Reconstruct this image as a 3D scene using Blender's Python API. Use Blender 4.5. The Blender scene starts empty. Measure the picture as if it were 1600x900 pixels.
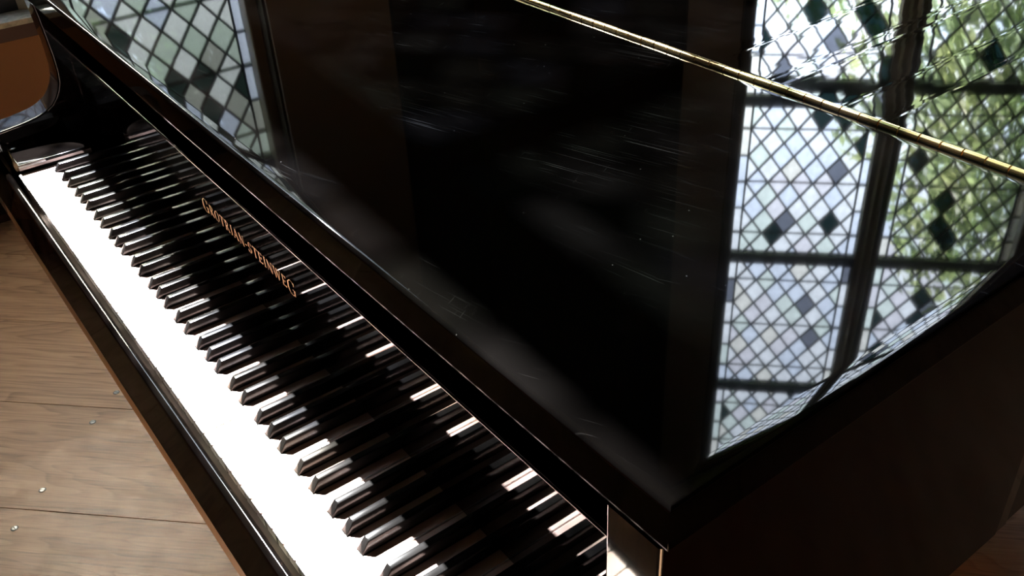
import bpy, bmesh, math, random
from mathutils import Vector, Matrix

sc = bpy.context.scene
C = sc.collection
K = 0.73                      # height of the white key tops above the floor
S = math.sqrt(0.5)

# ------------------------------------------------------------------ camera
cam_d = bpy.data.cameras.new('camera')
cam_d.sensor_width = 36.0
cam_d.lens = 1465.05 / 1600 * 36.0
cam_d.clip_start = 0.01
cam_d.clip_end = 200
cam = bpy.data.objects.new('camera', cam_d)
C.objects.link(cam)
RX = Vector((0.60174316, 0.79743170, -0.04480906))
RY = Vector((0.42444428, -0.36680348, -0.82782985))
RZ = Vector((-0.67657388, 0.47912201, -0.55918680))
m = Matrix((RX, -RY, -RZ)).transposed().to_4x4()
m.translation = Vector((1.55692, -0.15464, 0.64960 + K))
cam.matrix_world = m
sc.camera = cam

# ------------------------------------------------------------------ sky, sun, exposure
world = bpy.data.worlds.new('sky')
sc.world = world
world.use_nodes = True
bg = world.node_tree.nodes['Background']
bg.inputs['Color'].default_value = (0.86, 0.93, 1.0, 1)
bg.inputs['Strength'].default_value = 12.5
sun_d = bpy.data.lights.new('sun', 'SUN')
sun_d.energy = 190.0
sun_d.angle = math.radians(0.55)
sun_d.color = (1.0, 0.965, 0.91)
sun = bpy.data.objects.new('sun', sun_d)
C.objects.link(sun)
SUN = Vector((0.674, -0.046, -0.737)).normalized()
sun.rotation_euler = SUN.to_track_quat('-Z', 'Y').to_euler()
sun.location = (-6, 0.5, 8)
sc.view_settings.view_transform = 'Standard'
sc.view_settings.look = 'None'
sc.view_settings.exposure = 0.35
sc.view_settings.gamma = 1.0
sc.view_settings.use_curve_mapping = False
sc.cycles.use_denoising = True
sc.cycles.max_bounces = 12
sc.cycles.diffuse_bounces = 5
sc.cycles.glossy_bounces = 6
sc.cycles.transparent_max_bounces = 16
sc.cycles.caustics_reflective = False
sc.cycles.caustics_refractive = False
sc.cycles.sample_clamp_indirect = 12.0

# ------------------------------------------------------------------ helpers
def setp(o, label=None, cat=None, group=None, kind=None):
    if label: o['label'] = label
    if cat: o['category'] = cat
    if group: o['group'] = group
    if kind: o['kind'] = kind
    return o

def wloc(p):
    v = Vector((0, 0, 0))
    while p is not None:
        v += p.location
        p = p.parent
    return v

def empty(name, loc):
    o = bpy.data.objects.new(name, None)
    o.empty_display_size = 0.1
    C.objects.link(o)
    o.location = loc
    return o

def finish(me, smooth=False, angle=40):
    if smooth:
        for p in me.polygons: p.use_smooth = True
        try: me.set_sharp_from_angle(angle=math.radians(angle))
        except Exception: pass

def obj_bm(name, bm, mat, parent=None, smooth=False, angle=40, recalc=True):
    """bm is in world coordinates; links one mesh object under parent"""
    if recalc: bmesh.ops.recalc_face_normals(bm, faces=bm.faces)
    off = wloc(parent) if parent else Vector((0, 0, 0))
    if off.length: bmesh.ops.translate(bm, verts=bm.verts, vec=-off)
    me = bpy.data.meshes.new(name)
    bm.to_mesh(me); bm.free()
    finish(me, smooth, angle)
    if mat: me.materials.append(mat)
    o = bpy.data.objects.new(name, me)
    C.objects.link(o)
    if parent: o.parent = parent
    if smooth:
        wn = o.modifiers.new('weighted_normal', 'WEIGHTED_NORMAL')
        wn.keep_sharp = True; wn.weight = 100
    return o

def box(bm, x0, x1, y0, y1, z0, z1):
    vs = [bm.verts.new((x, y, z)) for z in (z0, z1) for y in (y0, y1) for x in (x0, x1)]
    for f in ((0, 2, 3, 1), (4, 5, 7, 6), (0, 1, 5, 4), (2, 6, 7, 3), (0, 4, 6, 2), (1, 3, 7, 5)):
        bm.faces.new([vs[i] for i in f])
    return vs

def obox(bm, o, ax, ay, az, r):
    """oriented box: o origin, axes and ranges r=(a0,a1,b0,b1,c0,c1)"""
    vs = [bm.verts.new(o + ax * a + ay * b + az * c) for c in (r[4], r[5]) for b in (r[2], r[3]) for a in (r[0], r[1])]
    for f in ((0, 2, 3, 1), (4, 5, 7, 6), (0, 1, 5, 4), (2, 6, 7, 3), (0, 4, 6, 2), (1, 3, 7, 5)):
        bm.faces.new([vs[i] for i in f])

def bevel(bm, w, seg=2, ang=30):
    es = [e for e in bm.edges if e.is_manifold and e.calc_face_angle(0) > math.radians(ang)]
    bmesh.ops.bevel(bm, geom=es, offset=w, segments=seg, affect='EDGES', profile=0.5)

def prism(bm, pts, fa, fb):
    """pts: 2D polygon; fa, fb map (u,v)->3D for the two caps"""
    a = [bm.verts.new(fa(*p)) for p in pts]
    b = [bm.verts.new(fb(*p)) for p in pts]
    n = len(pts)
    bm.faces.new(a[::-1]); bm.faces.new(b)
    for i in range(n):
        bm.faces.new((a[i], a[(i + 1) % n], b[(i + 1) % n], b[i]))

def lathe(bm, prof, o, ax, ay, az, seg=16):
    """prof: list of (radius, height) along az"""
    rings = []
    for r, h in prof:
        if r < 1e-6: rings.append([bm.verts.new(o + az * h)])
        else: rings.append([bm.verts.new(o + az * h + ax * (r * math.cos(2 * math.pi * i / seg)) + ay * (r * math.sin(2 * math.pi * i / seg))) for i in range(seg)])
    for A, B in zip(rings, rings[1:]):
        for i in range(seg):
            j = (i + 1) % seg
            if len(A) == 1 and len(B) > 1: bm.faces.new((A[0], B[i], B[j]))
            elif len(B) == 1 and len(A) > 1: bm.faces.new((A[i], A[j], B[0]))
            elif len(A) > 1: bm.faces.new((A[i], A[j], B[j], B[i]))
    if len(rings[0]) > 1: bm.faces.new(rings[0][::-1])
    if len(rings[-1]) > 1: bm.faces.new(rings[-1])

XA, YA, ZA = Vector((1, 0, 0)), Vector((0, 1, 0)), Vector((0, 0, 1))

# ------------------------------------------------------------------ materials
def mat(name, col, rough=0.5, metal=0.0, ior=1.5):
    M = bpy.data.materials.new(name)
    M.use_nodes = True
    b = M.node_tree.nodes['Principled BSDF']
    b.inputs['Base Color'].default_value = (*col, 1)
    b.inputs['Roughness'].default_value = rough
    b.inputs['Metallic'].default_value = metal
    b.inputs['IOR'].default_value = ior
    return M

class NT:
    def __init__(s, M): s.M = M; s.t = M.node_tree; s.n = s.t.nodes; s.l = s.t.links
    def add(s, ty, **k):
        nd = s.n.new(ty)
        for a, v in k.items():
            if a.startswith('i_'):
                key = a[2:]
                key = int(key) if key.isdigit() else key.replace('_', ' ')
                nd.inputs[key].default_value = v
            else: setattr(nd, a, v)
        return nd
    def link(s, a, b): s.l.new(a, b)
    def math(s, op, a, b=None, clamp=False):
        nd = s.n.new('ShaderNodeMath'); nd.operation = op; nd.use_clamp = clamp
        for i, v in enumerate((a, b)):
            if v is None: continue
            if isinstance(v, (int, float)): nd.inputs[i].default_value = v
            else: s.l.new(v, nd.inputs[i])
        return nd.outputs[0]
    def ramp(s, fac, stops, interp='LINEAR'):
        nd = s.n.new('ShaderNodeValToRGB'); nd.color_ramp.interpolation = interp
        e = nd.color_ramp.elements
        while len(e) < len(stops): e.new(0.5)
        for i, (p, c) in enumerate(stops):
            e[i].position = p
            e[i].color = (c, c, c, 1) if isinstance(c, (int, float)) else (*c, 1)
        s.l.new(fac, nd.inputs[0])
        return nd.outputs[0]
    @property
    def p(s): return s.n['Principled BSDF']

def lid_material(name, cracks):
    """black polish with fine rubbed scratches and dust; cracks: polish crazed along the grain"""
    M = mat(name, (0.0004, 0.0003, 0.0003), 0.03)
    N = NT(M)
    geo = N.add('ShaderNodeNewGeometry')
    sep = N.add('ShaderNodeSeparateXYZ'); N.link(geo.outputs['Position'], sep.inputs[0])
    # bundles of streaks, mostly along the keyboard direction
    tot = None
    for ang, sx, sy, th, w, seed in ((17, 9, 650, 0.675, 0.30, 0.0), (9, 14, 620, 0.69, 0.26, 3.1), (26, 18, 560, 0.71, 0.26, 7.7), (-62, 34, 600, 0.735, 0.22, 11.0)):
        mp = N.add('ShaderNodeMapping')
        mp.inputs['Rotation'].default_value = (0, 0, math.radians(-ang))
        N.link(geo.outputs['Position'], mp.inputs[0])
        mp2 = N.add('ShaderNodeMapping')
        mp2.inputs['Scale'].default_value = (sx, sy, 1)
        mp2.inputs['Location'].default_value = (seed, seed * 2, 0)
        N.link(mp.outputs[0], mp2.inputs[0])
        nz = N.add('ShaderNodeTexNoise', i_Scale=1.0, i_Detail=1.5, i_Roughness=0.5)
        N.link(mp2.outputs[0], nz.inputs['Vector'])
        st = N.ramp(nz.outputs[0], [(th - 0.03, 0.0), (th + 0.05, w)])
        nm = N.add('ShaderNodeTexNoise', i_Scale=4.0 + seed, i_Detail=2.0)
        N.link(geo.outputs['Position'], nm.inputs['Vector'])
        msk = N.ramp(nm.outputs[0], [(0.50, 0.0), (0.70, 1.0)])
        v = N.math('MULTIPLY', st, msk)
        tot = v if tot is None else N.math('ADD', tot, v)
    vo = N.add('ShaderNodeTexVoronoi', i_Scale=150.0)
    N.link(geo.outputs['Position'], vo.inputs['Vector'])
    spk = N.ramp(vo.outputs['Distance'], [(0.05, 1.0), (0.11, 0.0)])
    wn = N.add('ShaderNodeSeparateColor'); N.link(vo.outputs['Color'], wn.inputs[0])
    keep = N.ramp(wn.outputs[0], [(0.925, 0.0), (0.935, 1.0)])
    tot = N.math('ADD', tot, N.math('MULTIPLY', N.math('MULTIPLY', spk, keep), 0.9))
    # a faint rubbed haze in soft patches
    nh = N.add('ShaderNodeTexNoise', i_Scale=3.2, i_Detail=3.0)
    N.link(geo.outputs['Position'], nh.inputs['Vector'])
    hz = N.ramp(nh.outputs[0], [(0.40, 0.002), (0.75, 0.024)])
    tot = N.math('ADD', tot, hz)
    mixc = N.add('ShaderNodeMix', data_type='RGBA')
    mixc.inputs[6].default_value = (0.00035, 0.00025, 0.00022, 1)
    mixc.inputs[7].default_value = (0.045, 0.042, 0.039, 1)
    N.link(tot, mixc.inputs[0])
    N.link(mixc.outputs[2], N.p.inputs['Base Color'])
    # polish is never quite flat
    nb = N.add('ShaderNodeTexNoise', i_Scale=9.0, i_Detail=1.0)
    N.link(geo.outputs['Position'], nb.inputs['Vector'])
    hgt = N.math('MULTIPLY', nb.outputs[0], 0.00004)
    if cracks:
        off = N.add('ShaderNodeTexNoise', i_Scale=14.0, i_Detail=2.0)
        N.link(geo.outputs['Position'], off.inputs['Vector'])
        xx = N.math('ADD', sep.outputs[0], N.math('MULTIPLY', off.outputs[0], 0.006))
        u = N.math('DIVIDE', N.math('SUBTRACT', xx, 0.78), 0.6, True)
        stops = []
        for xc in (0.884, 0.957, 0.979, 1.052, 1.10):
            q = (xc + 0.003 - 0.78) / 0.6
            stops += [(q - 0.035, 0.0), (q - 0.006, 0.55), (q, 1.0), (q + 0.006, 0.45), (q + 0.03, 0.0)]
        stops = sorted(stops, key=lambda a: a[0])
        r = N.ramp(u, stops, 'EASE')
        hgt = N.math('ADD', hgt, N.math('MULTIPLY', r, 0.00007))
    bp = N.add('ShaderNodeBump'); bp.inputs['Distance'].default_value = 1.0; bp.inputs['Strength'].default_value = 1.0
    N.link(hgt, bp.inputs['Height'])
    N.link(bp.outputs[0], N.p.inputs['Normal'])
    return M

M_lac = mat('black_piano_polish', (0.0012, 0.0009, 0.0008), 0.05)
M_fall = mat('fallboard_polish', (0.0006, 0.0005, 0.0005), 0.03)
M_satin = mat('rubbed_black_polish', (0.0022, 0.0016, 0.0014), 0.22)
M_edge = mat('dimmed_edge_polish', (0.0006, 0.0002, 0.00012), 0.04)
M_edge.node_tree.nodes['Principled BSDF'].inputs['Specular IOR Level'].default_value = 0.02  # shade put into the finish: gloss cut so side faces mirror less floor
M_lid = lid_material('lid_polish', False)
M_lid2 = lid_material('crazed_lid_polish', True)
M_ivory = mat('ivory_key_white', (0.83, 0.81, 0.77), 0.28)
M_keywood = mat('key_front_wood', (0.62, 0.42, 0.36), 0.5)
M_ebony = mat('ebony_key_black', (0.0066, 0.0061, 0.0058), 0.13)
M_ebony.node_tree.nodes['Principled BSDF'].inputs['Specular IOR Level'].default_value = 0.17
M_rawwood = mat('bare_keybed_wood', (0.30, 0.16, 0.07), 0.55)
N_ = NT(M_rawwood)
tc = N_.add('ShaderNodeNewGeometry')
mp = N_.add('ShaderNodeMapping'); mp.inputs['Scale'].default_value = (6, 120, 120); N_.link(tc.outputs['Position'], mp.inputs[0])
nz = N_.add('ShaderNodeTexNoise', i_Scale=1.0, i_Detail=4.0); N_.link(mp.outputs[0], nz.inputs['Vector'])
N_.link(N_.ramp(nz.outputs[0], [(0.3, (0.17, 0.095, 0.045)), (0.75, (0.29, 0.17, 0.085))]), N_.p.inputs['Base Color'])
M_brass = mat('polished_brass', (0.83, 0.58, 0.27), 0.24, 1.0)
M_gold = mat('gold_leaf_lettering', (0.36, 0.20, 0.085), 0.45, 0.5)
M_steel = mat('bright_steel', (0.72, 0.71, 0.69), 0.22, 1.0)
M_zinc = mat('dull_zinc', (0.42, 0.41, 0.39), 0.32, 1.0)
M_lead = mat('lead_came', (0.012, 0.013, 0.014), 0.6, 0.0)
M_iron = mat('black_iron_bar', (0.012, 0.012, 0.014), 0.55)
M_stone = mat('brown_stone_mullion', (0.42, 0.33, 0.25), 0.7)
M_casing = mat('brown_casing_wood', (0.50, 0.38, 0.29), 0.5)
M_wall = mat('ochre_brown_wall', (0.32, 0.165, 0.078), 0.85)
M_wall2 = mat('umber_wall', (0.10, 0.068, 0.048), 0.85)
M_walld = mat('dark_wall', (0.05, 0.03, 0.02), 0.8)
M_walnut = mat('dark_walnut_panel', (0.028, 0.014, 0.008), 0.5)
M_ceil = mat('ceiling_plaster', (0.16, 0.12, 0.09), 0.9)
M_sill = mat('pale_sill_paint', (0.55, 0.55, 0.46), 0.5)
N_ = NT(M_sill)
g_ = N_.add('ShaderNodeNewGeometry')
nz = N_.add('ShaderNodeTexNoise', i_Scale=60.0, i_Detail=4.0); N_.link(g_.outputs['Position'], nz.inputs['Vector'])
N_.link(N_.ramp(nz.outputs[0], [(0.3, (0.30, 0.31, 0.26)), (0.7, (0.58, 0.58, 0.50))]), N_.p.inputs['Base Color'])
M_nosing = mat('dark_red_nosing', (0.05, 0.012, 0.008), 0.5)
M_subfloor = mat('subfloor', (0.05, 0.03, 0.02), 0.9)
M_ground = mat('lawn', (0.06, 0.10, 0.03), 0.9)
N_ = NT(M_ground)
g_ = N_.add('ShaderNodeNewGeometry')
nz = N_.add('ShaderNodeTexNoise', i_Scale=2.0, i_Detail=6.0); N_.link(g_.outputs['Position'], nz.inputs['Vector'])
N_.link(N_.ramp(nz.outputs[0], [(0.3, (0.03, 0.06, 0.015)), (0.7, (0.09, 0.14, 0.04))]), N_.p.inputs['Base Color'])
M_bark = mat('bark', (0.09, 0.065, 0.045), 0.9)

def leaf_mat(name, c0, c1):
    M = bpy.data.materials.new(name); M.use_nodes = True
    N = NT(M)
    g = N.add('ShaderNodeNewGeometry')
    col = N.ramp(g.outputs['Random Per Island'], [(0.0, c0), (1.0, c1)])
    N.link(col, N.p.inputs['Base Color'])
    N.p.inputs['Roughness'].default_value = 0.6
    tr = N.add('ShaderNodeBsdfTranslucent'); N.link(col, tr.inputs[0])
    mx = N.add('ShaderNodeMixShader', i_0=0.45)
    N.link(N.p.outputs[0], mx.inputs[1]); N.link(tr.outputs[0], mx.inputs[2])
    N.link(mx.outputs[0], N.n['Material Output'].inputs[0])
    return M
M_leaf = leaf_mat('spring_leaves', (0.09, 0.13, 0.05), (0.30, 0.345, 0.17))
M_leafd = leaf_mat('hedge_leaves', (0.03, 0.06, 0.02), (0.10, 0.16, 0.06))

def wood_floor():
    M = mat('oak_laminate', (0.3, 0.2, 0.13), 0.42)
    N = NT(M)
    tcn = N.add('ShaderNodeTexCoord')
    oi = N.add('ShaderNodeObjectInfo')
    rot = N.add('ShaderNodeMapping'); rot.inputs['Rotation'].default_value = (0, 0, math.radians(-45))
    g = N.add('ShaderNodeNewGeometry')
    N.link(g.outputs['Position'], rot.inputs[0])
    add = N.add('ShaderNodeVectorMath', operation='ADD')
    N.link(rot.outputs[0], add.inputs[0])
    cmb = N.add('ShaderNodeCombineXYZ')
    N.link(N.math('MULTIPLY', oi.outputs['Random'], 37.0), cmb.inputs[0])
    N.link(N.math('MULTIPLY', oi.outputs['Random'], 11.0), cmb.inputs[2])
    N.link(cmb.outputs[0], add.inputs[1])
    def nz(scale, vec, detail=4, dist=0.0):
        mp = N.add('ShaderNodeMapping'); mp.inputs['Scale'].default_value = vec
        N.link(add.outputs[0], mp.inputs[0])
        n = N.add('ShaderNodeTexNoise', i_Scale=scale, i_Detail=float(detail), i_Distortion=dist)
        N.link(mp.outputs[0], n.inputs['Vector'])
        return n.outputs[0]
    # cathedral grain: rings of a slowly varying field
    fld = nz(1.0, (1.6, 9.0, 1), 2, 0.3)
    rings = N.math('FRACT', N.math('MULTIPLY', fld, 13.0))
    rl = N.ramp(rings, [(0.0, 0.35), (0.10, 0.0), (0.75, 0.12), (1.0, 0.35)])
    fine = nz(1.0, (9.0, 260.0, 1), 4)
    med = nz(1.0, (3.0, 26.0, 1), 4)
    v = N.math('ADD', N.math('MULTIPLY', med, 0.45), N.math('MULTIPLY', fine, 0.55))
    v = N.math('SUBTRACT', v, N.math('MULTIPLY', rl, 0.42))
    col = N.ramp(v, [(0.20, (0.20, 0.100, 0.050)), (0.40, (0.42, 0.235, 0.128)), (0.52, (0.53, 0.310, 0.175)), (0.70, (0.62, 0.385, 0.230))])
    N.link(col, N.p.inputs['Base Color'])
    bp = N.add('ShaderNodeBump'); bp.inputs['Distance'].default_value = 0.0004; bp.inputs['Strength'].default_value = 0.6
    N.link(v, bp.inputs['Height']); N.link(bp.outputs[0], N.p.inputs['Normal'])
    return M
M_floor = wood_floor()

def glass(name, tint, scatter=0.0):
    M = bpy.data.materials.new(name); M.use_nodes = True
    N = NT(M); N.n.remove(N.p)
    g = N.add('ShaderNodeNewGeometry')
    nz = N.add('ShaderNodeTexNoise', i_Scale=420.0 if scatter else 30.0, i_Detail=2.0)
    N.link(g.outputs['Position'], nz.inputs['Vector'])
    lo = tuple(c * (0.72 if scatter else 0.93) for c in tint); hi = tuple(min(1, c * (1.18 if scatter else 1.04)) for c in tint)
    col = N.ramp(nz.outputs[0], [(0.3, lo), (0.7, hi)])
    tr = N.add('ShaderNodeBsdfTransparent'); N.link(col, tr.inputs[0])
    gl = N.add('ShaderNodeBsdfGlossy', i_Roughness=0.06)
    last = tr.outputs[0]
    if scatter:
        tl = N.add('ShaderNodeBsdfTranslucent'); N.link(col, tl.inputs[0])
        mx = N.add('ShaderNodeMixShader', i_0=scatter)
        N.link(last, mx.inputs[1]); N.link(tl.outputs[0], mx.inputs[2]); last = mx.outputs[0]
    mg = N.add('ShaderNodeMixShader', i_0=0.05)
    N.link(last, mg.inputs[1]); N.link(gl.outputs[0], mg.inputs[2])
    N.link(mg.outputs[0], N.n['Material Output'].inputs[0])
    return M
G_clear = [(glass('glass_clear', (0.84, 0.86, 0.89)), 42), (glass('glass_pale_blue', (0.78, 0.82, 0.89)), 20),
           (glass('glass_lilac', (0.80, 0.80, 0.84)), 10), (glass('glass_pale_green', (0.78, 0.83, 0.82)), 14),
           (glass('glass_cream', (0.82, 0.82, 0.80)), 9), (glass('glass_grey', (0.34, 0.36, 0.41)), 3),
           (glass('glass_dark_teal', (0.07, 0.115, 0.12)), 4)]
G_ham = [(glass('hammered_pale', (0.45, 0.48, 0.50), 0.09), 26), (glass('hammered_green', (0.38, 0.43, 0.42), 0.085), 20),
         (glass('hammered_blue', (0.41, 0.45, 0.52), 0.085), 22), (glass('hammered_grey', (0.33, 0.35, 0.345), 0.08), 16),
         (glass('hammered_dark_teal', (0.09, 0.125, 0.12), 0.05), 16)]
G_added_dim = [(glass('added_dim_blue_grey', (0.10, 0.115, 0.14), 0.93), 3), (glass('added_dim_slate', (0.07, 0.085, 0.11), 0.93), 1)]  # added obscured panes: stop sun to the floor, dim the arm's reflection
G_added_frost = [(glass('added_diffuser_white', (0.92, 0.88, 0.80), 0.95), 3), (glass('added_diffuser_green', (0.84, 0.88, 0.78), 0.95), 1)]  # added obscured panes: spread the sun softly over the floor
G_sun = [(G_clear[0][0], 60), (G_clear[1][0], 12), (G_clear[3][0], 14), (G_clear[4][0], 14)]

# ------------------------------------------------------------------ room
TV = Vector((S, S, 0)); NV = Vector((-S, S, 0))       # along and out through the canted wall
GX = -1.55                                             # glass plane of the side window
GC = 2.448                                             # glass plane of the canted window
ZC = 3.95 + K
def cw(a, w, z):                                       # canted wall: a along, w inwards from the glass
    return NV * (GC - w) + TV * a + ZA * z
PZ0, PH, NP = -0.0965, 0.757, 5                        # leaded panels: base, height, count
YM = 0.3665                                            # the bay is symmetric about this line
def MIR(p): return Vector((p.x, 2 * YM - p.y, p.z))
inner = [Vector((1.168, -3.755)), Vector((-1.45, -1.1376)), Vector((-1.45, 1.8706)), Vector((1.168, 4.488)), Vector((4.5, 4.488)), Vector((4.5, -3.755))]

def structure(name, bm, mt): return setp(obj_bm(name, bm, mt), kind='structure')

# floor: sub-floor slab with boards laid on it at 45 degrees
bm = bmesh.new()
prism(bm, [(v.x, v.y) for v in inner][::-1], lambda x, y: (x, y, -0.05), lambda x, y: (x, y, -0.012))
floor = structure('floor', bm, M_subfloor)

def clip(poly, a, b):
    """keep the side of polygon left of the line a->b"""
    out = []
    d = b - a
    f = lambda p: d.x * (p.y - a.y) - d.y * (p.x - a.x)
    for i in range(len(poly)):
        p, q = poly[i], poly[(i + 1) % len(poly)]
        fp, fq = f(p), f(q)
        if fp >= 0: out.append(p)
        if (fp > 0 > fq) or (fp < 0 < fq): out.append(p + (q - p) * (fp / (fp - fq)))
    return out
ccw = inner[::-1]
rnd = random.Random(4)
JN, JT = Vector((-S, S)), Vector((S, S))
screw_bm = bmesh.new()
lathe(screw_bm, [(0.0074, -0.004), (0.0074, 0.0002), (0.0060, 0.0003), (0.0058, 0.0010), (0.0046, 0.0014), (0, 0.0015)], Vector((0, 0, 0)), XA, YA, ZA, 16)
nf = len(screw_bm.faces)
box(screw_bm, -0.0052, 0.0052, -0.0008, 0.0008, 0.0010, 0.00165)
screw_bm.faces.ensure_lookup_table()
for k_, f in enumerate(screw_bm.faces):
    if k_ >= nf or all(Vector(v.co.xy).length > 0.0059 for v in f.verts): f.material_index = 1
screw_me = bpy.data.meshes.new('screw'); screw_bm.to_mesh(screw_me); screw_bm.free(); screw_me.materials.append(M_zinc); screw_me.materials.append(M_iron)
JOIST = -0.2178                                         # joist line carrying the floor screws (position along the boards)
W_B = 0.309
o0 = -0.0535
for i in range(-28, 14):
    na, nb = o0 + i * W_B, o0 + (i + 1) * W_B
    t0 = -6.0 + rnd.uniform(0, 1.8)
    if i in (-1, 0, 1, 2): t0 = -6.0 + (0.5, 1.4, 0.1, 0.9)[i + 1]
    while t0 < 8:
        t1 = t0 + 2.4
        g = 0.0007
        poly = [JN * u + JT * v for u, v in ((na + g, t0 + g), (na + g, t1 - g), (nb - g, t1 - g), (nb - g, t0 + g))]
        for k in range(6):
            if len(poly) < 3: break
            poly = clip(poly, ccw[k], ccw[(k + 1) % 6])
        if len(poly) >= 3:
            ar = abs(sum(p.x * q.y - p.y * q.x for p, q in zip(poly, poly[1:] + poly[:1]))) / 2
            if ar > 0.01:
                bm = bmesh.new()
                prism(bm, [(p.x, p.y) for p in poly], lambda x, y: (x, y, -0.012), lambda x, y: (x, y, 0.0))
                bmesh.ops.recalc_face_normals(bm, faces=bm.faces)
                es = [e for e in bm.edges if all(v.co.z > -0.001 for v in e.verts)]
                bmesh.ops.bevel(bm, geom=es, offset=0.0006, segments=1, affect='EDGES')
                pl = obj_bm('floor_board', bm, M_floor, floor)
                if t0 < JOIST < t1 and -5 <= i <= 3:
                    for du in (0.0535, W_B - 0.049):
                        p = JN * (na + du) + JT * (JOIST + rnd.uniform(-0.004, 0.004))
                        if not (-1.4 < p.x < 2): continue
                        so = bpy.data.objects.new('screw', screw_me); C.objects.link(so); so.parent = pl
                        so.location = (p.x, p.y, 0.0); so.rotation_euler = (0, 0, rnd.uniform(0, 3))
        t0 = t1

# walls around the openings
bm = bmesh.new()
Y0, Y1 = -0.285, 1.02
ZS, ZH = -0.165 + K, 3.79 + K
ZS2 = PZ0 + PH - 0.069 + K
box(bm, -1.78, -1.45, -1.1376, Y0, 0, ZC)
box(bm, -1.78, -1.45, Y1, 1.8706, 0, ZC)
box(bm, -1.78, -1.45, Y0, Y1, 0, ZS)
box(bm, -1.78, -1.45, Y0, Y1, ZH, ZC)
structure('wall_left', bm, M_wall2)
A0, A1 = 1.315, 2.595
bm = bmesh.new()
a_s = S * (-1.45 + 1.8706)
for r in ((a_s, A0, 0, ZC), (A1, 4.0, 0, ZC), (A0, A1, 0, ZS2), (A0, A1, ZH, ZC)):
    obox(bm, Vector((0, 0, 0)), TV, NV, ZA, (r[0], r[1], GC - 0.10, GC + 0.23, r[2], r[3]))
structure('wall_canted', bm, M_wall2)
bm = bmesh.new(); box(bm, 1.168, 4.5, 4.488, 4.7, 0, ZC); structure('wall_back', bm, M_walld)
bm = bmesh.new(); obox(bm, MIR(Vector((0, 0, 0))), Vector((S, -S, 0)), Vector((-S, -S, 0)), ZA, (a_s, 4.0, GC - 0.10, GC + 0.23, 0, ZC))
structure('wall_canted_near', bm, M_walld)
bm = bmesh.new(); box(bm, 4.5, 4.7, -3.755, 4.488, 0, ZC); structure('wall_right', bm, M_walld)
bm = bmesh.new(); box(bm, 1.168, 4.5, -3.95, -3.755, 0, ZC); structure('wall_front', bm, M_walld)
bm = bmesh.new()
prism(bm, [(v.x, v.y) for v in inner][::-1], lambda x, y: (x, y, ZC), lambda x, y: (x, y, ZC + 0.1))
structure('ceiling', bm, M_ceil)
# dark panelling in the corner between the windows, brown casings beside them
bm = bmesh.new(); box(bm, -1.45, -1.435, 1.50, 1.86, 0.12, 3.85 + K); structure('trim_1', bm, M_walnut)
bm = bmesh.new(); obox(bm, Vector((0, 0, 0)), TV, NV, ZA, (a_s + 0.01, 1.10, GC - 0.115, GC - 0.10, 0.12, 3.85 + K)); structure('trim_2', bm, M_walnut)
bm = bmesh.new(); box(bm, -1.45, -1.437, 1.03, 1.49, ZS, ZH); bevel(bm, 0.003, 1); structure('trim_3', bm, M_casing)
bm = bmesh.new(); obox(bm, Vector((0, 0, 0)), TV, NV, ZA, (1.11, 1.31, GC - 0.113, GC - 0.10, ZS2, ZH)); structure('trim_4', bm, M_casing)
bm = bmesh.new(); box(bm, -1.45, -1.43, -1.11, 1.85, 0, 0.11); bevel(bm, 0.004, 1); structure('baseboard_left', bm, M_nosing)
bm = bmesh.new(); box(bm, -1.45, -1.438, -1.10, 1.02, 0.112, -0.206 + K); structure('trim_7', bm, M_wall)
# sill of the side window: pale board with a dark nosing under it
bm = bmesh.new(); box(bm, -1.60, -1.425, -0.30, 1.03, -0.165 + K, -0.150 + K); bevel(bm, 0.002, 1)
sill = structure('trim_5', bm, M_sill)
bm = bmesh.new(); box(bm, -1.45, -1.432, -0.31, 1.04, -0.205 + K, -0.1655 + K); obj_bm('nosing', bm, M_nosing, sill)
bm = bmesh.new(); obox(bm, Vector((0, 0, 0)), TV, NV, ZA, (1.29, 2.62, GC - 0.125, GC + 0.05, ZS2, ZS2 + 0.015)); structure('trim_6', bm, M_sill)

# ------------------------------------------------------------------ leaded windows
def pick(rng, pal):
    t = rng.uniform(0, sum(w for _, w in pal))
    for mt, w in pal:
        t -= w
        if t <= 0: return mt
    return pal[0][0]

def clip_rect(poly, x0, x1, y0, y1):
    P = [Vector(p) for p in poly]
    for a, b in (((x0, y0), (x1, y0)), ((x1, y0), (x1, y1)), ((x1, y1), (x0, y1)), ((x0, y1), (x0, y0))):
        if len(P) < 3: return []
        P = clip(P, Vector(a), Vector(b))
    return P

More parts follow.
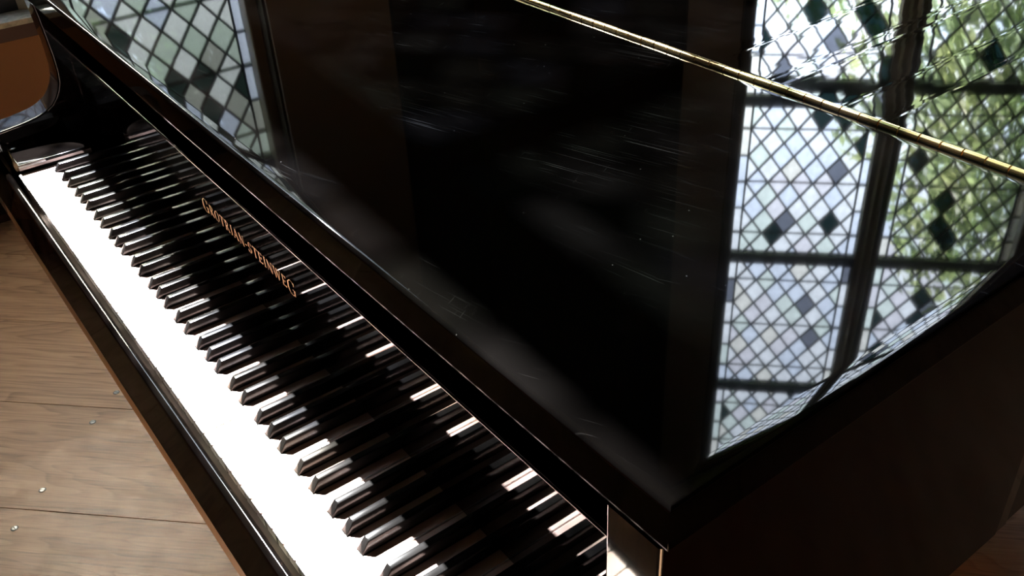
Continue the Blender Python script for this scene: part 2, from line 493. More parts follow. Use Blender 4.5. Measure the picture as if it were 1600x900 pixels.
def window(name, P3, lights, nd, pal, seed, prio, th, cw_, nmax=300, p0=0):
    """P3(a,w,z) maps along-wall / inward / height; lights: list of (a0, a1, border)"""
    rng = random.Random(seed)
    a_lo, a_hi = min(l[0] for l in lights), max(l[1] for l in lights)
    root = setp(empty(name, P3((a_lo + a_hi) / 2, 0, -0.15 + K)), kind='structure')
    ax = (P3(1, 0, 0) - P3(0, 0, 0)); iw = (P3(0, 1, 0) - P3(0, 0, 0)); O = P3(0, 0, K)
    def bar(nm, mt, *r, bv=0):
        b = bmesh.new(); obox(b, O, ax, iw, ZA, r)
        if bv: bmesh.ops.recalc_face_normals(b, faces=b.faces); bevel(b, bv, 2)
        return obj_bm(nm, b, mt, root)
    top = PZ0 + NP * PH
    bot = PZ0 + p0 * PH - 0.0535
    for r in ((a_lo - 0.05, a_lo, -0.05, 0.05, bot, top + 0.09), (a_hi, a_hi + 0.05, -0.05, 0.05, bot, top + 0.09)):
        bar('jamb', M_stone, *r, bv=0.006)
    bar('head', M_stone, a_lo, a_hi, -0.05, 0.05, top, top + 0.09)
    bar('bottom_rail', M_iron, a_lo, a_hi, -0.02, 0.02, bot, PZ0 + p0 * PH)
    for l0, l1 in zip(lights, lights[1:]):
        a, b2 = l0[1], l1[0]; mid = (a + b2) / 2; hw = (b2 - a) / 2
        b = bmesh.new()
        prof = [(-hw, -0.03), (-hw, 0.02), (-hw * 0.62, 0.035), (-hw * 0.5, 0.062), (-hw * 0.2, 0.066), (0, 0.085), (hw * 0.2, 0.066), (hw * 0.5, 0.062), (hw * 0.62, 0.035), (hw, 0.02), (hw, -0.03)]
        prism(b, prof, lambda u, v: O + ax * (mid + u) + iw * v + ZA * bot, lambda u, v: O + ax * (mid + u) + iw * v + ZA * top)
        obj_bm('mullion', b, M_stone, root)
    todo = []
    for li, (a0, a1, bd) in enumerate(lights):
        dw = (a1 - a0 - 2 * bd) / nd; dh = PH / 6
        b0, b1 = a0 + bd, a1 - bd
        lead = bmesh.new()
        def came(p, q, w=cw_, d=0.0040):
            p, q = Vector(p), Vector(q); u = (q - p)
            L = u.length
            if L < 1e-4: return
            u /= L; v = Vector((-u.y, u.x))
            A = ax * u.x + ZA * u.y; B = ax * v.x + ZA * v.y
            obox(lead, O + ax * p.x + ZA * p.y, A, B, iw, (0, L, -w / 2, w / 2, -d, d))
        for pi in range(p0, NP + 1):
            z = PZ0 + pi * PH
            if pi > p0: bar('transom_bar', M_iron, a0, a1, -th[li] * 0.85, th[li] * 0.9, z - th[li], z + th[li])
        for pi in range(p0, NP):
            z0 = PZ0 + pi * PH + (th[li] if pi > p0 else 0); z1 = PZ0 + (pi + 1) * PH - th[li]
            zb = PZ0 + pi * PH
            for k in (1, 3, 5):
                bar('saddle_bar', M_iron, a0, a1, -0.010, -0.004, zb + k * dh - 0.0035, zb + k * dh + 0.0035)
            came((b0, z0), (b0, z1)); came((b1, z0), (b1, z1))
            # diagonal lead lines
            for k in range(-nd - 7, nd + 8):
                for sg in (1, -1):
                    # line: (a-b0)/dw*sg ... passes through lattice points
                    pts = []
                    # z = zb + dh*(k + sg*(a-b0)/dw)
                    for a in (b0, b1): pts.append((a, zb + dh * (k + sg * (a - b0) / dw)))
                    (xa, ya), (xb, yb) = pts
                    ta, tb = 0.0, 1.0
                    dy = yb - ya
                    for lim, up in ((z0, False), (z1, True)):
                        t = (lim - ya) / dy
                        if (dy > 0) == up: tb = min(tb, t)
                        else: ta = max(ta, t)
                    if tb - ta > 0.01:
                        came((xa + (xb - xa) * ta, ya + dy * ta), (xa + (xb - xa) * tb, ya + dy * tb))
            for k in range(1, 6):
                for q0, q1 in ((a0, b0), (b1, a1)): came((q0, zb + k * dh), (q1, zb + k * dh))
            # panes
            for k in range(0, 6):
                for q0, q1 in ((a0, b0), (b1, a1)):
                    P = clip_rect([(q0, zb + k * dh), (q1, zb + k * dh), (q1, zb + (k + 1) * dh), (q0, zb + (k + 1) * dh)], q0, q1, z0, z1)
                    if len(P) >= 3: todo.append((li, pi, P))
            for gi in range(2):
                for ix in range(nd + gi):
                    for iz in range(7 - gi):
                        ca = b0 + dw * (ix + (0.5 if gi == 0 else 0)); cz = zb + dh * (iz + (0.5 if gi == 1 else 0))
                        P = clip_rect([(ca - dw / 2, cz), (ca, cz - dh / 2), (ca + dw / 2, cz), (ca, cz + dh / 2)], b0, b1, z0, z1)
                        if len(P) >= 3: todo.append((li, pi, P))
        obj_bm('lead_lattice', lead, M_lead, root, recalc=True)
    cache = {}
    rest = {}
    n = 0
    todo.sort(key=lambda q: prio(q[0], q[1]))
    for li, pi, P in todo:
        cx = sum(p.x for p in P) / len(P); cz = sum(p.y for p in P) / len(P)
        mt = pick(rng, pal(li, pi, cz))
        if n < nmax:
            key = tuple((round((p.x - cx) * 2000), round((p.y - cz) * 2000)) for p in P)
            me = cache.get(key)
            if me is None:
                b = bmesh.new()
                prism(b, [(p.x - cx, p.y - cz) for p in P], lambda u, v: ax * u + ZA * v - iw * 0.0012, lambda u, v: ax * u + ZA * v + iw * 0.0012)
                bmesh.ops.recalc_face_normals(b, faces=b.faces)
                me = bpy.data.meshes.new('pane'); b.to_mesh(me); b.free()
                me.materials.append(mt); cache[key] = me
            o = bpy.data.objects.new('pane', me); C.objects.link(o); o.parent = root
            o.location = O + ax * cx + ZA * cz - root.location
            o.material_slots[0].link = 'OBJECT'; o.material_slots[0].material = mt
            n += 1
        else:
            b = rest.setdefault('b', bmesh.new()); mats = rest.setdefault('m', [])
            if mt not in mats: mats.append(mt)
            f0 = len(b.faces)
            prism(b, [(p.x, p.y) for p in P], lambda u, v: O + ax * u + ZA * v - iw * 0.0012, lambda u, v: O + ax * u + ZA * v + iw * 0.0012)
            b.faces.ensure_lookup_table()
            for f in b.faces[f0:]: f.material_index = mats.index(mt)
    if rest:
        o = obj_bm('far_panes', rest['b'], None, root)
        for mt in rest['m']: o.data.materials.append(mt)
        o['kind'] = 'stuff'
    return root

window('window_1', lambda a, w, z: Vector((GX + w, a, z)), [(-0.2475, 0.31, 0.035), (0.423, 0.9805, 0.035)], 5, lambda li, pi, cz: G_ham if li else (G_sun if cz < -0.06 else G_added_dim if cz < 0.64 else G_added_frost if pi < 2 else G_sun), 11,  # lower panes of the first light are added to shape the sun
       lambda li, pi: {(1, 1): 0, (1, 2): 1, (0, 0): 2, (1, 0): 3}.get((li, pi), 4 + pi), (0.005, 0.024), 0.0075)
window('window_2', lambda a, w, z: NV * (GC - w) + TV * a + ZA * z, [(1.368, 1.904, 0.036), (2.003, 2.540, 0.036)], 5, lambda li, pi, cz: G_clear, 23,
       lambda li, pi: {(0, 2): 0, (0, 3): 1, (1, 2): 2, (0, 1): 3, (1, 1): 4}.get((li, pi), 5 + pi), (0.024, 0.024), 0.0080, p0=1)

# ------------------------------------------------------------------ outdoors
bm = bmesh.new()
vs = [bm.verts.new(p) for p in ((-40, -30, -0.8), (30, -30, -0.8), (30, 50, -0.8), (-40, 50, -0.8))]
bm.faces.new(vs)
structure('ground', bm, M_ground)

def leaves(bm, rng, cen, rad, n, size, shell=0.35):
    for _ in range(n):
        while True:
            p = Vector((rng.uniform(-1, 1), rng.uniform(-1, 1), rng.uniform(-1, 1)))
            if shell < p.length and (abs(p.x) ** 4 + abs(p.y) ** 4 + abs(p.z) ** 4) <= 1: break
        c = Vector((cen[0] + p.x * rad[0], cen[1] + p.y * rad[1], cen[2] + p.z * rad[2]))
        d = Vector((rng.gauss(0, 1), rng.gauss(0, 1), rng.gauss(0, 1))).normalized()
        e = d.orthogonal().normalized(); f = d.cross(e)
        s = size * rng.uniform(0.6, 1.3)
        q = [c - e * s, c - f * s * 0.42, c + e * s, c + f * s * 0.42]
        bm.faces.new([bm.verts.new(v) for v in q])

def tree(label, cat, base, trunk_h, trunk_r, clumps, mt, size, seed, name='tree', group=None):
    rng = random.Random(seed)
    root = setp(empty(name, base), label, cat, group)
    bm = bmesh.new()
    lathe(bm, [(trunk_r * 1.4, 0), (trunk_r, trunk_h * 0.15), (trunk_r * 0.75, trunk_h * 0.7), (trunk_r * 0.4, trunk_h)], Vector(base), XA, YA, ZA, 10)
    obj_bm('trunk', bm, M_bark, root, smooth=True)
    bm = bmesh.new()
    for cen, rad, n in clumps: leaves(bm, rng, cen, rad, n * 2, size)
    o = obj_bm('foliage', bm, mt, root, recalc=False)
    o['kind'] = 'stuff'
    return root
tree('tall broad-leaved tree filling the right-hand light of the canted window', 'tree', (-2.3, 9.3, -0.8), 4.6, 0.20,
     [((-2.2, 9.2, 5.2), (1.3, 1.2, 1.5), 1500), ((-2.9, 8.7, 3.9), (1.1, 1.1, 1.4), 1300), ((-1.6, 9.6, 3.7), (1.2, 1.1, 1.5), 1300), ((-2.4, 9.0, 6.1), (0.8, 0.8, 0.9), 500)], M_leaf, 0.085, 5)
tree('lower spreading tree behind the left-hand light of the canted window', 'tree', (-6.6, 8.4, -0.8), 3.0, 0.15,
     [((-6.3, 8.5, 3.0), (1.2, 1.2, 1.0), 1100), ((-7.6, 7.6, 2.6), (1.2, 1.1, 1.0), 900), ((-5.3, 9.2, 3.3), (1.1, 1.0, 1.1), 900)], M_leaf, 0.08, 6)
tree('grey-green tree standing beyond the side window', 'tree', (-7.0, 1.9, -0.8), 3.9, 0.18,
     [((-6.9, 1.7, 3.8), (1.4, 1.7, 2.0), 2600), ((-6.7, 3.6, 3.4), (1.3, 1.6, 1.9), 2200)], M_leafd, 0.12, 7)
tree('tall narrow dark conifer added west of the canted window to shade it', 'tree', (-4.6, 3.45, -0.8), 9.0, 0.16,
     [((-4.6, 3.45, 3.2 + 1.1 * k), (0.75, 0.85, 0.9), 1500) for k in range(7)], M_leafd, 0.09, 8, name='added_shade_conifer')  # unseen tree, added to keep the sun out of window_2

# ------------------------------------------------------------------ the grand piano
piano = setp(empty('grand_piano', (0.6, 0.7, 0.0)), 'black polished grand piano with closed lid and sunlit keyboard', 'piano')
XL, XR = -0.140, 1.316
ZB, ZT = 0.230, 0.268
YF, YH = 0.110, 0.600

def pz(z): return z + K

# --- white keys
WK = 0.0235
BK = {'C': WK - 0.0035, 'D': 2 * WK + 0.0035, 'F': 4 * WK - 0.0045, 'G': 5 * WK, 'A': 6 * WK + 0.0045}
def bxpos(o, k): return (2 + 7 * (o - 1)) * WK + BK[k]
names = ['A', 'B'] + list('CDEFGAB') * 7 + ['C']
BH = 0.0060            # half width of the cut-out for a sharp
def white_mesh(nm, first, last):
    """key of one letter, local x from 0 to WK"""
    i = 'CDEFGAB'.index(nm)
    g = 0.0005
    l, r = g, WK - g
    L, Rr = l, r
    left = {'D': 'C', 'E': 'D', 'G': 'F', 'A': 'G', 'B': 'A'}.get(nm)
    right = {'C': 'C', 'D': 'D', 'F': 'F', 'G': 'G', 'A': 'A'}.get(nm)
    if left and not first: L = BK[left] + BH - i * WK
    if right and not last: Rr = BK[right] - BH - i * WK
    y1, y2, c = 0.0488, 0.150, 0.0016
    pts = [(l + c, 0), (r - c, 0), (r - 0.4 * c, 0.0006), (r, c)]
    pts += [(r, y1), (Rr, y1)] if Rr < r else []
    pts += [(Rr, y2), (L, y2)]
    pts += [(L, y1), (l, y1)] if L > l else []
    pts += [(l, c), (l + 0.4 * c, 0.0006)]
    b = bmesh.new()
    prism(b, pts, lambda x, y: (x, y, -0.0030), lambda x, y: (x, y, 0.0))
    bmesh.ops.recalc_face_normals(b, faces=b.faces)
    es = [e for e in b.edges if all(v.co.z > -0.0001 for v in e.verts)]
    bmesh.ops.bevel(b, geom=es, offset=0.0006, segments=2, affect='EDGES')
    n0 = len(b.faces)
    # wooden stick below the covering
    pts2 = [(max(x, l + 0.0004) if x < WK / 2 else min(x, r - 0.0004), y + (0.0016 if y < 0.01 else 0)) for x, y in pts]
    prism(b, pts2, lambda x, y: (x, y, -0.022), lambda x, y: (x, y, -0.0030))
    b.faces.ensure_lookup_table()
    for f in b.faces[n0:]: f.material_index = 1
    bmesh.ops.recalc_face_normals(b, faces=b.faces)
    me = bpy.data.meshes.new('white_key'); b.to_mesh(me); b.free()
    me.materials.append(M_ivory); me.materials.append(M_keywood)
    return me
wm = {}
rk = random.Random(9)
for i, nm in enumerate(names):
    key = (nm, i == 0, i == 51)
    if key not in wm: wm[key] = white_mesh(*key)
    o = bpy.data.objects.new('white_key', wm[key]); C.objects.link(o); o.parent = piano
    o.location = Vector((i * WK, rk.uniform(-0.0002, 0.0002), pz(rk.uniform(-0.00025, 0.0)))) - piano.location
# --- black keys
b = bmesh.new()
prof = [(-0.0052, 0.0497, -0.004), (0.0052, 0.0497, -0.004), (0.0052, 0.147, -0.004), (-0.0052, 0.147, -0.004),
        (-0.0042, 0.0575, 0.0118), (0.0042, 0.0575, 0.0118), (0.0042, 0.147, 0.0122), (-0.0042, 0.147, 0.0122),
        (-0.0052, 0.0492, 0.0008), (0.0052, 0.0492, 0.0008), (0.0052, 0.147, 0.0008), (-0.0052, 0.147, 0.0008)]
vs = [b.verts.new(p) for p in prof]
for f in ((0, 3, 2, 1), (0, 1, 9, 8), (1, 2, 10, 9), (2, 3, 11, 10), (3, 0, 8, 11), (8, 9, 5, 4), (9, 10, 6, 5), (10, 11, 7, 6), (11, 8, 4, 7), (4, 5, 6, 7)):
    b.faces.new([vs[i] for i in f])
bmesh.ops.recalc_face_normals(b, faces=b.faces)
es = [e for e in b.edges if all(v.co.z > 0.0005 for v in e.verts) and max(v.co.z for v in e.verts) > 0.01 and e.calc_face_angle(0) > 0.3]
bmesh.ops.bevel(b, geom=es, offset=0.0011, segments=3, affect='EDGES', profile=0.5)
bk_me = bpy.data.meshes.new('black_key'); b.to_mesh(b_ := bk_me); b.free()
finish(bk_me, True, 25)
bk_me.materials.append(M_ebony)
for oc in range(0, 8):
    for k in 'CDFGA':
        if oc == 0 and k != 'A': continue
        o = bpy.data.objects.new('black_key', bk_me); C.objects.link(o); o.parent = piano
        o.location = Vector((bxpos(oc, k), 0, pz(0))) - piano.location

# --- fallboard with gilt name
bm = bmesh.new(); box(bm, -0.0845, 1.2685, 0.1445, 0.163, pz(0.0035), pz(0.145))
bmesh.ops.recalc_face_normals(bm, faces=bm.faces)
bevel(bm, 0.0022, 3)
fall = obj_bm('fallboard', bm, M_fall, piano, smooth=True, angle=30)

def letter(ch):
    """quads (2D) for one roman capital in a unit-height box; returns (width, list of polygons)"""
    P = []
    T, t, s = 0.115, 0.045, 0.035
    def quad(a, b, w1, w2=None):
        a, b = Vector(a), Vector(b); u = (b - a).normalized(); v = Vector((-u.y, u.x))
        w2 = w2 or w1
        P.append([a + v * w1 / 2, a - v * w1 / 2, b - v * w2 / 2, b + v * w2 / 2])
    def stem(x, w=T, y0=0, y1=1):
        quad((x, y0), (x, y1), w)
        for y in ((y0, y0 + s), (y1 - s, y1)):
            P.append([Vector((x - w / 2 - 0.07, y[0])), Vector((x + w / 2 + 0.07, y[0])), Vector((x + w / 2 + 0.07, y[1])), Vector((x - w / 2 - 0.07, y[1]))])
    def arc(cx, cy, rx, ry, a0, a1, wt=T, wn=t, n=14):
        pr = None
        for i in range(n + 1):
            a = math.radians(a0 + (a1 - a0) * i / n)
            w = wn + (wt - wn) * abs(math.cos(a)) ** 1.5
            o = Vector((cx + (rx) * math.cos(a), cy + (ry) * math.sin(a)))
            q = Vector((cx + (rx - w) * math.cos(a), cy + (ry - w * 0.6) * math.sin(a)))
            if pr: P.append([pr[0], o, q, pr[1]])
            pr = (o, q)
    if ch == 'I': stem(0.18); return 0.36, P
    if ch == 'T':
        stem(0.36, T, 0, 1); P.append([Vector((0.02, 0.94)), Vector((0.70, 0.94)), Vector((0.70, 1)), Vector((0.02, 1))])
        quad((0.05, 0.80), (0.03, 0.97), 0.05); quad((0.67, 0.80), (0.69, 0.97), 0.05); return 0.72, P
    if ch == 'E':
        stem(0.16)
        for y, x in ((0.03, 0.62), (0.5, 0.50), (0.97, 0.60)): quad((0.16, y), (x, y), 0.06)
        quad((0.61, 0.0), (0.63, 0.20), 0.05); quad((0.59, 0.82), (0.60, 1.0), 0.05); quad((0.50, 0.40), (0.50, 0.60), 0.045)
        return 0.68, P
    if ch == 'N':
        stem(0.14, t); stem(0.74, t); quad((0.14, 0.97), (0.74, 0.03), T); return 0.88, P
    if ch == 'A':
        quad((0.10, 0), (0.41, 1), t); quad((0.39, 1), (0.72, 0), T); quad((0.2, 0.34), (0.6, 0.34), t)
        for x in (0.10, 0.72): P.append([Vector((x - 0.12, 0)), Vector((x + 0.12, 0)), Vector((x + 0.12, s)), Vector((x - 0.12, s))])
        return 0.82, P
    if ch == 'W':
        quad((0.08, 1), (0.32, 0), T); quad((0.32, 0), (0.54, 1), t); quad((0.50, 1), (0.76, 0), T); quad((0.76, 0), (1.0, 1), t)
        for x in (0.08, 0.52, 1.0): P.append([Vector((x - 0.12, 1 - s)), Vector((x + 0.12, 1 - s)), Vector((x + 0.12, 1)), Vector((x - 0.12, 1))])
        return 1.1, P
    if ch == 'O': arc(0.42, 0.5, 0.40, 0.51, 0, 360, n=28); return 0.84, P
    if ch == 'G':
        arc(0.44, 0.5, 0.42, 0.51, 45, 315, n=22); quad((0.74, 0.05), (0.74, 0.44), T * 0.9)
        P.append([Vector((0.56, 0.42)), Vector((0.88, 0.42)), Vector((0.88, 0.46)), Vector((0.56, 0.46))])
        quad((0.74, 0.74), (0.75, 0.98), 0.05); return 0.9, P
    if ch == 'R':
        stem(0.16); arc(0.34, 0.74, 0.28, 0.26, -90, 90); quad((0.16, 0.97), (0.36, 0.97), 0.06); quad((0.16, 0.51), (0.36, 0.51), 0.06)
        quad((0.34, 0.52), (0.72, 0.0), T); P.append([Vector((0.62, 0)), Vector((0.84, 0)), Vector((0.84, s)), Vector((0.62, s))]); return 0.82, P
    if ch == 'S':
        arc(0.30, 0.74, 0.25, 0.27, 30, 270); arc(0.30, 0.26, 0.27, 0.27, -150, 90)
        quad((0.52, 0.76), (0.53, 0.98), 0.045); quad((0.04, 0.02), (0.05, 0.26), 0.045); return 0.62, P
    if ch == '-': quad((0.03, 0.42), (0.33, 0.42), 0.07); return 0.38, P
    return 0.4, P
text = 'GROTRIAN-STEINWEG'
sizes = [0.0190 if i in (0, 16) else 0.0142 for i in range(len(text))]
sp = 0.15
wid = sum(letter(c)[0] * z + sp * 0.014 for c, z in zip(text, sizes))
fx = (0.7315 - 0.4615) / wid
x = 0.4615
for c, z in zip(text, sizes):
    w, polys = letter(c)
    bm = bmesh.new()
    base = pz(0.0805 if z < 0.015 else 0.0780)
    for j, pl in enumerate(polys):
        yy = 0.14435 - 0.00001 * j
        bm.faces.new([bm.verts.new((x + p.x * z * fx, yy, base + p.y * z)) for p in pl])
    ext = bmesh.ops.extrude_face_region(bm, geom=bm.faces[:])
    bmesh.ops.translate(bm, verts=[v for v in ext['geom'] if isinstance(v, bmesh.types.BMVert)], vec=(0, 0.0002, 0))
    obj_bm('letter', bm, M_gold, fall)
    x += (w * z + sp * 0.014) * fx

# --- recess behind the fallboard
bm = bmesh.new(); box(bm, -0.0845, 1.2685, 0.1635, 0.62, pz(0.105), pz(0.120))
obj_bm('action_cover', bm, M_lac, piano)

# --- arms (cheeks) with the scooped front, and the rim behind them
arm_prof = [(0.62, ZB), (0.1125, ZB), (0.1146, 0.209), (0.1166, 0.170), (0.1176, 0.140), (0.1170, 0.116), (0.1145, 0.098), (0.1090, 0.0850), (0.1020, 0.0740), (0.0930, 0.0645),
            (0.0810, 0.0570), (0.0670, 0.0518), (0.0520, 0.0487), (0.0358, 0.0463), (0.0048, 0.0430), (-0.0250, 0.0400), (-0.0370, 0.0350), (-0.0430, 0.0250), (-0.0450, 0.0100), (-0.0450, -0.095), (0.62, -0.11)]
for xa, xb, dy in ((-0.140, -0.085, 0.0), (1.2675, 1.314, -0.0030)):
    bm = bmesh.new()
    prism(bm, [(min(y, 0.1126) + (dy if y < 0.5 else 0), z) if dy and y < 0.5 else (y, z) for y, z in arm_prof], lambda y, z: (xa, y, pz(z)), lambda y, z: (xb, y, pz(z)))
    bmesh.ops.recalc_face_normals(bm, faces=bm.faces)
    es = [e for e in bm.edges if e.is_manifold and e.calc_face_angle(0) > math.radians(60) and abs(e.verts[0].co.x - e.verts[1].co.x) < 1e-5
          and all(v.co.y < 0.2 and v.co.z < pz(ZB) - 0.001 or abs(v.co.y - 0.1125 - dy) < 1e-4 for v in e.verts)]
    bmesh.ops.bevel(bm, geom=es, offset=0.0028, segments=3, affect='EDGES', profile=0.5)
    obj_bm('arm', bm, M_lac, piano, smooth=True, angle=35)

# key blocks beside the keyboard, each held by a bright screw
for x_in, sg, wd in ((-0.0015, -1, 0.083), (1.2235, 1, 0.045)):
    plan = [(0.0, 0.004), (0.0, 0.1165), (0.17, 0.1138), (0.36, 0.1100), (0.55, 0.1050), (0.72, 0.0985), (0.86, 0.0905), (0.96, 0.0800), (1.0, 0.0680), (1.0, 0.006)]
    bm = bmesh.new()
    prism(bm, [(x_in + sg * u * wd, y) for u, y in plan], lambda x, y: (x, y, pz(-0.02)), lambda x, y: (x, y, pz(0.0138)))
    bmesh.ops.recalc_face_normals(bm, faces=bm.faces)
    es = [e for e in bm.edges if all(v.co.z > pz(0.013) for v in e.verts)]
    bmesh.ops.bevel(bm, geom=es, offset=0.0012, segments=3, affect='EDGES', profile=0.5)
    kb = obj_bm('key_block', bm, M_lac, piano, smooth=True, angle=50)
    bm = bmesh.new()
    lathe(bm, [(0.0045, -0.004), (0.0045, 0.0006), (0.0072, 0.0010), (0.0072, 0.0024), (0.0055, 0.0036), (0, 0.0039)],
          Vector((x_in + sg * (wd - 0.0085), 0.0125, pz(0.0138))), XA, YA, ZA, 18)
    obj_bm('screw', bm, M_steel, kb, smooth=True)

# --- key slip and key bed
slip = [(-0.0055, -0.032), (-0.0055, -0.0150), (-0.0068, -0.0115), (-0.0092, -0.0098), (-0.0125, -0.0105), (-0.0155, -0.0140), (-0.0170, -0.0190), (-0.0285, -0.070), (-0.0055, -0.070)]
bm = bmesh.new()
prism(bm, slip, lambda y, z: (-0.0845, y, pz(z)), lambda y, z: (1.2685, y, pz(z)))
ks = obj_bm('key_slip', bm, M_lac, piano, smooth=True, angle=50)
ks.data.materials.append(M_edge)
for p in ks.data.polygons:
    if p.normal.y < -0.9: p.material_index = 1
bm = bmesh.new(); box(bm, -0.1395, 1.3135, -0.0280, 0.62, pz(-0.102), pz(-0.0705))
obj_bm('key_bed', bm, M_rawwood, piano)
bm = bmesh.new(); box(bm, -0.046, 1.268, 0.004, 0.16, pz(-0.0704), pz(-0.030))
obj_bm('key_frame', bm, M_walnut, piano)

# --- outline of the case (bass side straight, treble side bent)
outline = [(1.312, 0.115), (1.312, 0.80), (1.306, 0.92), (1.286, 1.02), (1.245, 1.13), (1.18, 1.25), (1.10, 1.37), (1.03, 1.48), (0.97, 1.60), (0.91, 1.72),
           (0.84, 1.83), (0.74, 1.92), (0.60, 1.97), (0.42, 1.985), (0.24, 1.97), (0.08, 1.92), (-0.05, 1.84), (-0.115, 1.74), (-0.135, 1.64), (-0.135, 0.115)]
def inset(poly, d):
    P = [Vector(p) for p in poly]; out = []
    n = len(P)
    for i in range(n):
        a, b2, c = P[i - 1], P[i], P[(i + 1) % n]
        u, v = (b2 - a).normalized(), (c - b2).normalized()
        n1, n2 = Vector((-u.y, u.x)), Vector((-v.y, v.x))
        nn = (n1 + n2).normalized()
        k = d / max(0.5, nn.dot(n1))
        out.append(b2 + nn * k)
    return [(p.x, p.y) for p in out]
M_rim = mat('rim_red_black_polish', (0.0035, 0.0006, 0.0003), 0.08)
M_rim.node_tree.nodes['Principled BSDF'].inputs['Specular IOR Level'].default_value = 0.06  # gloss cut here too, keeping the lit floor out of the rim
rim_o = [p for p in outline if p[1] > 0.6]
rim_o = [(1.3125, 0.600)] + rim_o[0:] + [(-0.1385, 0.600)]
bm = bmesh.new()
ins = inset(rim_o, 0.045)
ins[0] = (ins[0][0], 0.600); ins[-1] = (ins[-1][0], 0.600)
n = len(rim_o)
lay = []
for pts, z in ((rim_o, -0.11), (rim_o, ZB), (ins, ZB), (ins, -0.11)):
    lay.append([bm.verts.new((p[0], p[1], pz(z))) for p in pts])
for q in range(4):
    A, B = lay[q], lay[(q + 1) % 4]
    for i in range(n - 1): bm.faces.new((A[i], A[i + 1], B[i + 1], B[i]))
for i in (0, n - 1): bm.faces.new([l[i] for l in lay])
obj_bm('rim', bm, M_rim, piano, smooth=True, angle=40)
# dark veneer cheeks of the straight sides
bm = bmesh.new(); box(bm, 1.3141, 1.3152, 0.112, 0.598, pz(-0.109), pz(ZB - 0.001)); obj_bm('side_veneer', bm, M_rim, piano)
bm = bmesh.new()
prism(bm, [(p[0], p[1]) for p in inset(rim_o, 0.02)], lambda x, y: (x, y, pz(-0.05)), lambda x, y: (x, y, pz(-0.03)))
obj_bm('soundboard', bm, M_rawwood, piano)

# --- lid: front flap and main lid
def slab(name, pts, mt, hinge_gap=0.0, tilt=None):
    bm = bmesh.new()
    prism(bm, pts, lambda x, y: (x, y, pz(ZB)), lambda x, y: (x, y, pz(ZT)))
    bmesh.ops.recalc_face_normals(bm, faces=bm.faces)
    es = [e for e in bm.edges if e.is_manifold and e.calc_face_angle(0) > math.radians(30)
          and (all(v.co.z > pz(ZT) - 1e-4 for v in e.verts) or all(v.co.z < pz(ZB) + 1e-4 for v in e.verts))]
    bmesh.ops.bevel(bm, geom=es, offset=0.0042, segments=5, affect='EDGES', profile=0.5)
    top = max((f for f in bm.faces if f.normal.z > 0.99), key=lambda f: f.calc_area())
    ROLL, DROP, NR = 0.012, 0.00045, 8
    for k in range(NR):
        bmesh.ops.inset_region(bm, faces=[top], thickness=ROLL / NR, use_even_offset=True)
    bm.normal_update()
    PP = [Vector(p) for p in pts]
    def dist(q):
        best = 9
        for a, b2 in zip(PP, PP[1:] + PP[:1]):
            u = b2 - a; t = max(0, min(1, (q - a).dot(u) / u.length_squared))
            best = min(best, (q - a - u * t).length)
        return best
    for v in bm.verts:
        if v.co.z > pz(ZT) - 0.006:
            d = dist(v.co.xy) - 0.0042
            v.co.z -= DROP * max(0.0, min(1.0, 1 - d / ROLL)) ** 2
    if tilt:
        for v in bm.verts: v.co.z += tilt[0] * (v.co.x - 0.7) + tilt[1] * (v.co.y - YH)
    bm.normal_update()
    sides = [f for f in bm.faces if abs(f.normal.z) < 0.2 and f.calc_area() > 1e-3]
    bmesh.ops.inset_individual(bm, faces=sides, thickness=0.002)
    o = obj_bm(name, bm, mt, piano, smooth=True, angle=32)
    o.modifiers.clear()
    o.data.materials.append(M_edge)
    for p in o.data.polygons:
        if abs(p.normal.z) < 0.2: p.material_index = 1
    return o
flap = slab('lid_front_flap', [(XL - 0.0, YF), (XR + 0.003, YF), (XR + 0.003, YH - 0.0006), (XL, YH - 0.0006)], M_lid)
lid_o = [(1.319, YH + 0.0006)] + [(p[0], p[1]) for p in inset([p for p in outline if p[1] > 0.6], -0.007)] + [(-0.142, YH + 0.0006)]
main = slab('main_lid', lid_o, M_lid2, tilt=(-0.004, 0.007))

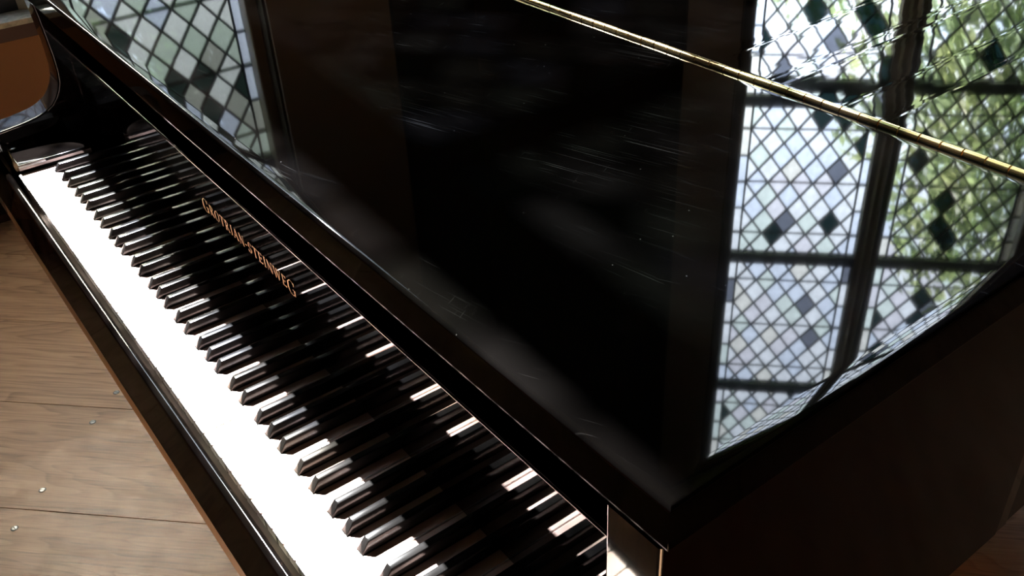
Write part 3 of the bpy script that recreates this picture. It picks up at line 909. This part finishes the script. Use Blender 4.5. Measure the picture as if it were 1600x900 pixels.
# --- brass piano hinge
hinge_y, hinge_z, hr = YH, ZT + 0.0010, 0.0041
bm = bmesh.new()
box(bm, XL + 0.006, XR - 0.003, YH - 0.0030, YH + 0.0030, pz(ZT) - 0.0030, pz(ZT) + 0.0006)
hinge = obj_bm('hinge', bm, M_brass, piano)
KL = 0.0213
b = bmesh.new()
lathe(b, [(hr * 0.9, 0.0), (hr, 0.0004), (hr, KL - 0.0011), (hr * 0.9, KL - 0.0007)], Vector((0, 0, 0)), YA, ZA, XA, 20)
kn_me = bpy.data.meshes.new('knuckle'); b.to_mesh(kn_me); b.free(); finish(kn_me, True, 20); kn_me.materials.append(M_brass)
x = XL + 0.008
rk = random.Random(3)
while x + KL < XR:
    o = bpy.data.objects.new('knuckle', kn_me); C.objects.link(o); o.parent = hinge
    o.location = Vector((x, hinge_y + rk.uniform(-0.00025, 0.00025), pz(hinge_z) + rk.uniform(-0.0002, 0.0002))) - piano.location
    o.rotation_euler = (0, rk.uniform(-0.003, 0.003), rk.uniform(-0.004, 0.004))
    x += KL

# --- legs with casters
for lx, ly in ((0.05, 0.36), (1.17, 0.36), (0.42, 1.72)):
    bm = bmesh.new()
    rings = []
    for h, w in ((0.075, 0.032), (0.11, 0.038), (0.42, 0.050), (0.55, 0.058), (0.585, 0.070), (pz(-0.1022), 0.070)):
        rings.append([bm.verts.new((lx + sx * w, ly + sy * w, h)) for sx, sy in ((-1, -1), (1, -1), (1, 1), (-1, 1))])
    for A, B in zip(rings, rings[1:]):
        for i in range(4): bm.faces.new((A[i], A[(i + 1) % 4], B[(i + 1) % 4], B[i]))
    bm.faces.new(rings[0][::-1]); bm.faces.new(rings[-1])
    lg = obj_bm('leg', bm, M_lac, piano)
    bm = bmesh.new()
    lathe(bm, [(0.012, -0.012), (0.030, -0.010), (0.030, 0.010), (0.012, 0.012)], Vector((lx, ly, 0.0302)), YA, ZA, XA, 18)
    box(bm, lx - 0.018, lx - 0.014, ly - 0.012, ly + 0.012, 0.02, 0.0755)
    box(bm, lx + 0.014, lx + 0.018, ly - 0.012, ly + 0.012, 0.02, 0.0755)
    obj_bm('caster', bm, M_brass, lg, smooth=True)
